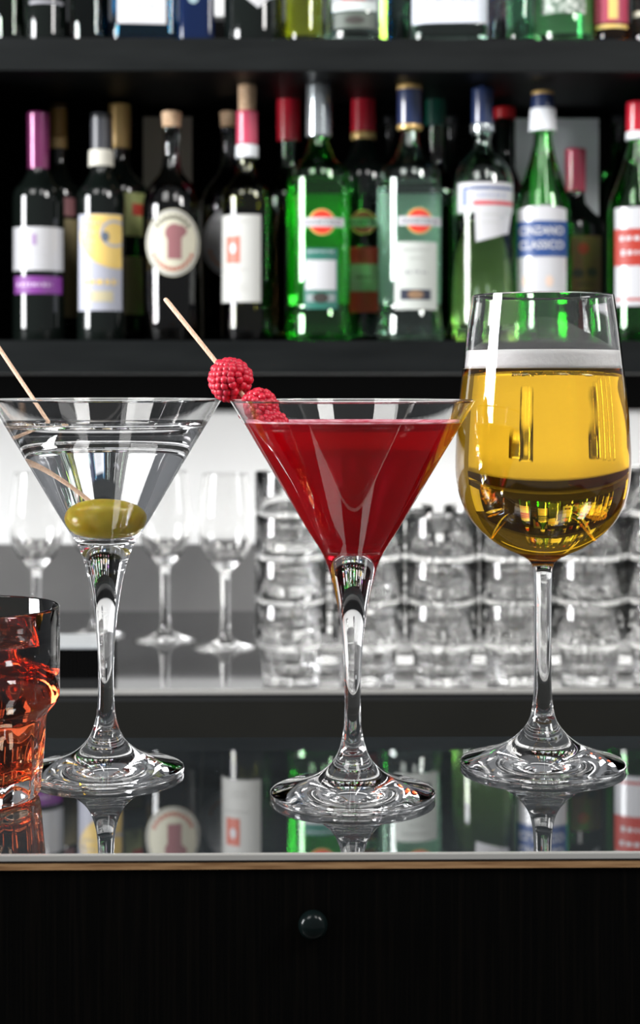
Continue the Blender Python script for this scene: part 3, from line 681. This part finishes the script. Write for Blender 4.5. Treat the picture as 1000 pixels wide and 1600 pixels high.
nt.links.new(tl.outputs[0], mx.inputs[1]); nt.links.new(df.outputs[0], mx.inputs[2]); nt.links.new(b_.outputs[0], mx2.inputs[1]); nt.links.new(mx.outputs[0], mx2.inputs[2]); nt.links.new(mx2.outputs[0], out_.inputs[0])
o = lathe('red_cocktail', fill_of(INN, 0.1832), redm, None, seg=96); o.location = P_RD
tag(o, 'deep red raspberry cocktail filling the middle martini glass', 'drink')
wr = ml(INN, 0.1833)
lathe('froth', [(wr-0.0050, 0.18325), (wr-0.0002, 0.18325), (wr+0.0001, 0.1846), (wr-0.0016, 0.1843), (wr-0.0042, 0.1836), (wr-0.0050, 0.18326)],
      add_noise(mat('pink_froth', (0.8, 0.3, 0.38), 0.6), (0.55, 0.03, 0.08), (0.85, 0.45, 0.52), (1, 1, 1), 160, 0.3), o, seg=96)

# picks: (foot inside the cone) -> through the garnish -> leaning on the rim
PICK = add_noise(mat('pick_wood', (0.75, 0.52, 0.36), 0.6), (0.62, 0.38, 0.24), (0.85, 0.62, 0.46), (40, 40, 4), 30)
def pick_line(P, D, a, bb, dy_a, dy_b):
    """3D line through picture points a and bb, dy: distance behind the glass's axis"""
    pa = at(a[0], D+dy_a, zz(a[1], D+dy_a)); pb = at(bb[0], D+dy_b, zz(bb[1], D+dy_b)); return pa, pb
# red cocktail pick
ra, rb_ = pick_line(P_RD, 0.783, (545, 822), (258, 467), -0.002, 0.062)
o = tube('cocktail_pick', ra, rb_, 0.0010, 0.0013, PICK, None, wob=0.00005); tag(o, 'wooden cocktail pick threaded with raspberries in the red cocktail', 'cocktail pick')
def raspberry(c, axis, L, R, label, seed, m):
    rnd = random.Random(seed); bm = bmesh.new()
    q = Vector(axis).to_track_quat('Z', 'Y').to_matrix().to_4x4()
    bmesh.ops.create_icosphere(bm, subdivisions=3, radius=1, matrix=Matrix.Diagonal((R*0.86, R*0.86, L*0.86, 1)))
    rows = 10
    for i in range(rows):
        t = -0.92+1.84*i/(rows-1); ph = math.acos(t); n = max(3, int(round(14*math.sin(ph))))
        for k in range(n):
            a = 2*PI*(k+0.5*(i % 2))/n+rnd.uniform(-.08, .08)
            taper = 1-0.16*t
            x, y, z = R*0.83*math.sin(ph)*math.cos(a)*taper, R*0.83*math.sin(ph)*math.sin(a)*taper, L*0.86*math.cos(ph)
            s = R*rnd.uniform(0.19, 0.225)
            bmesh.ops.create_icosphere(bm, subdivisions=2, radius=s, matrix=Matrix.Translation((x, y, z)))
    for v in bm.verts: v.co = q @ v.co
    me = bpy.data.meshes.new('raspberry'); bm.to_mesh(me); bm.free()
    o = link('raspberry', me, m); o.location = c
    return tag(o, label, 'raspberry', 'raspberries on the pick')
RB = mat('raspberry', (0.60, 0.006, 0.03), 0.45, sss=0.4, coat=0.1)
d = (rb_-ra)
def on_pick(py):
    t = 0.0
    for i in range(2000):
        t = i/2000; p = ra+d*t; D = p.dot(FW)
        if 600-(p.z-HC)*F/D <= py: return p
    return rb_
raspberry(on_pick(592), d, 0.0112, 0.0114, 'raspberry high on the pick, clear of the rim of the red cocktail', 1, RB)
raspberry(on_pick(639)+Vector((0.0025, 0, 0.0006)), (0.2, -0.5, 0.8), 0.0105, 0.0102, 'raspberry on the pick crossing the rim of the red cocktail', 2, RB)
raspberry(on_pick(664)+Vector((0.0015, 0.0, -0.001)), (1, 0.2, 0.5), 0.0100, 0.0095, 'raspberry half sunk at the left of the red cocktail surface', 3, RB)
raspberry(on_pick(806), (1, 0.2, 0.3), 0.0090, 0.0088, 'raspberry sunk at the foot of the pick in the red cocktail', 4, RB)
# olive and its pick
oc = at(166, 0.831, zz(801, 0.831))
pr = [(0, -0.0163)]+[(0.0122*math.sin(PI*i/16)**0.85, -0.0163*math.cos(PI*i/16)) for i in range(1, 16)]+[(0, 0.0163)]
OL = add_noise(mat('olive_skin', (0.36, 0.30, 0.035), 0.3, sss=0.2), (0.50, 0.37, 0.005), (0.66, 0.52, 0.03), (1, 1, 1), 90)
o = lathe('olive', pr, OL, None, seg=48); o.location = oc; o.rotation_euler = (0, PI/2+0.10, 0); tag(o, 'large green olive lying at the bottom of the left martini', 'olive')
pa, pb = pick_line(P_CL, 0.831, (172, 800), (-30, 502), 0.0, 0.055)
o = tube('cocktail_pick', pa, pb, 0.0009, 0.0012, PICK, None, wob=0.00005); tag(o, 'pale wooden pick stuck into the olive of the left martini', 'cocktail pick')

# beer glass
WG = [(0, 0.0018), (0.024, 0.0012), (0.038, 0.0004), (0.0422, 0.0), (0.0431, 0.0008), (0.0433, 0.0020), (0.0425, 0.0032), (0.036, 0.0052), (0.0265, 0.0084), (0.0185, 0.0125), (0.0120, 0.0180), (0.0076, 0.0240), (0.0056, 0.0310)]
WS = [(0.0048, 0.0400), (0.0046, 0.0550), (0.0046, 0.0850), (0.0047, 0.0980), (0.0052, 0.1045), (0.0070, 0.1085)]
WO = [(0.0125, 0.1118), (0.0225, 0.1165), (0.0320, 0.1236), (0.0395, 0.1325), (0.0442, 0.1440), (0.0460, 0.1570), (0.0458, 0.1700), (0.0445, 0.1900), (0.0421, 0.2110), (0.0395, 0.2330), (0.0374, 0.2474), (0.0372, 0.2482), (0.0368, 0.2484), (0.0365, 0.2476)]
WI = [(0.0386, 0.2330), (0.0412, 0.2110), (0.0436, 0.1900), (0.0449, 0.1700), (0.0450, 0.1572), (0.0432, 0.1446), (0.0385, 0.1336), (0.0311, 0.1250), (0.0214, 0.1181), (0.0110, 0.1142), (0, 0.1130)]
root = empty('beer_glass', P_WG, 'tall stemmed glass of golden beer with a white head of foam', 'beer glass')
a = len(WG)-1; lathe('x', WG+WS+WO+WI, GLASS, root, seg=96, sub=4, cuts=[a, a+len(WS)], names=['foot', 'stem', 'bowl'])
beerm = mat('beer', (1.0, 0.575, 0.03), 0.0, trans=1.0, ior=1.34)
INW = smooth_inner(WG+WS+WO+WI, len(WI))
beer = lathe('beer', fill_of(INW, 0.2100, meniscus=0.0), beerm, None, seg=96); beer.location = P_WG; tag(beer, 'golden beer filling the stemmed glass on the right', 'beer')
FOAM = add_noise(mat('foam', (0.86, 0.84, 0.82), 0.9, spec=0.1), (0.90, 0.89, 0.88), (0.95, 0.95, 0.94), (1, 1, 1), 300, 0.4)
nt = FOAM.node_tree; tf = nt.nodes.new('ShaderNodeBsdfTranslucent'); tf.inputs[0].default_value = (0.95, 0.94, 0.92, 1); mf = nt.nodes.new('ShaderNodeMixShader'); mf.inputs[0].default_value = 0.15
nt.links.new(nt.nodes['Principled BSDF'].outputs[0], mf.inputs[1]); nt.links.new(tf.outputs[0], mf.inputs[2]); nt.links.new(mf.outputs[0], nt.nodes['Material Output'].inputs[0])
z0, z1 = 0.2097, 0.2195
r0, r1 = ml(INW, z0)-0.0002, ml(INW, z1)-0.0002
fp = [(0, z0), (r0, z0)]+[(r0+(r1-r0)*i/4, z0+(z1-z0)*i/4) for i in range(1, 4)]+[(r1, z1), (r1-0.002, z1+0.0001), (r1*0.5, z1-0.0006), (0, z1-0.0008)]
lathe('foam', fp, FOAM, beer, seg=96)

# red tumbler, cut by the left edge
tb, tin = make_tumbler('faceted tumbler of iced orange red drink beside the olive martini', P_TB, 'tumbler', None, GLASS, 144, 12, 'tumbler')
tb.rotation_euler.z = 0.1
neg = mat('red_aperitif', (1.0, 0.5, 0.2), 0.0, trans=1.0, ior=1.34, density=((0.66, 0.10, 0.02), 34))
o = lathe('red_drink', fill_of([(0.0406, 0.0925)]+tin, 0.0765), neg, None, seg=96); o.location = P_TB; tag(o, 'orange red iced drink in the tumbler at the left edge', 'drink')
ICE = mat('ice', (0.97, 0.97, 0.97), 0.04, trans=1.0, ior=1.31)
def ice(loc, rot, s, label, seed):
    bm = bmesh.new(); bmesh.ops.create_cube(bm, size=s); rnd = random.Random(seed)
    bmesh.ops.bevel(bm, geom=bm.edges[:], offset=s*0.14, segments=3, affect='EDGES')
    for v in bm.verts: v.co += Vector((rnd.uniform(-1, 1), rnd.uniform(-1, 1), rnd.uniform(-1, 1)))*s*0.012
    me = bpy.data.meshes.new('ice_cube'); bm.to_mesh(me); bm.free()
    o = link('ice_cube', me, ICE); o.location = loc; o.rotation_euler = rot; tag(o, label, 'ice cube', 'ice cubes in the tumbler')
ice(P_TB+Vector((0.017, -0.012, 0.074)), (0.3, 0.2, 0.5), 0.023, 'ice cube at the right of the tumbler of red drink, breaking the surface', 1)
ice(P_TB+Vector((-0.012, 0.008, 0.073)), (0.1, 0.5, 0.2), 0.024, 'ice cube at the back of the tumbler of red drink', 2)
ice(P_TB+Vector((0.013, 0.014, 0.052)), (0.6, 0.1, 0.9), 0.022, 'sunken ice cube halfway down the tumbler of red drink', 3)
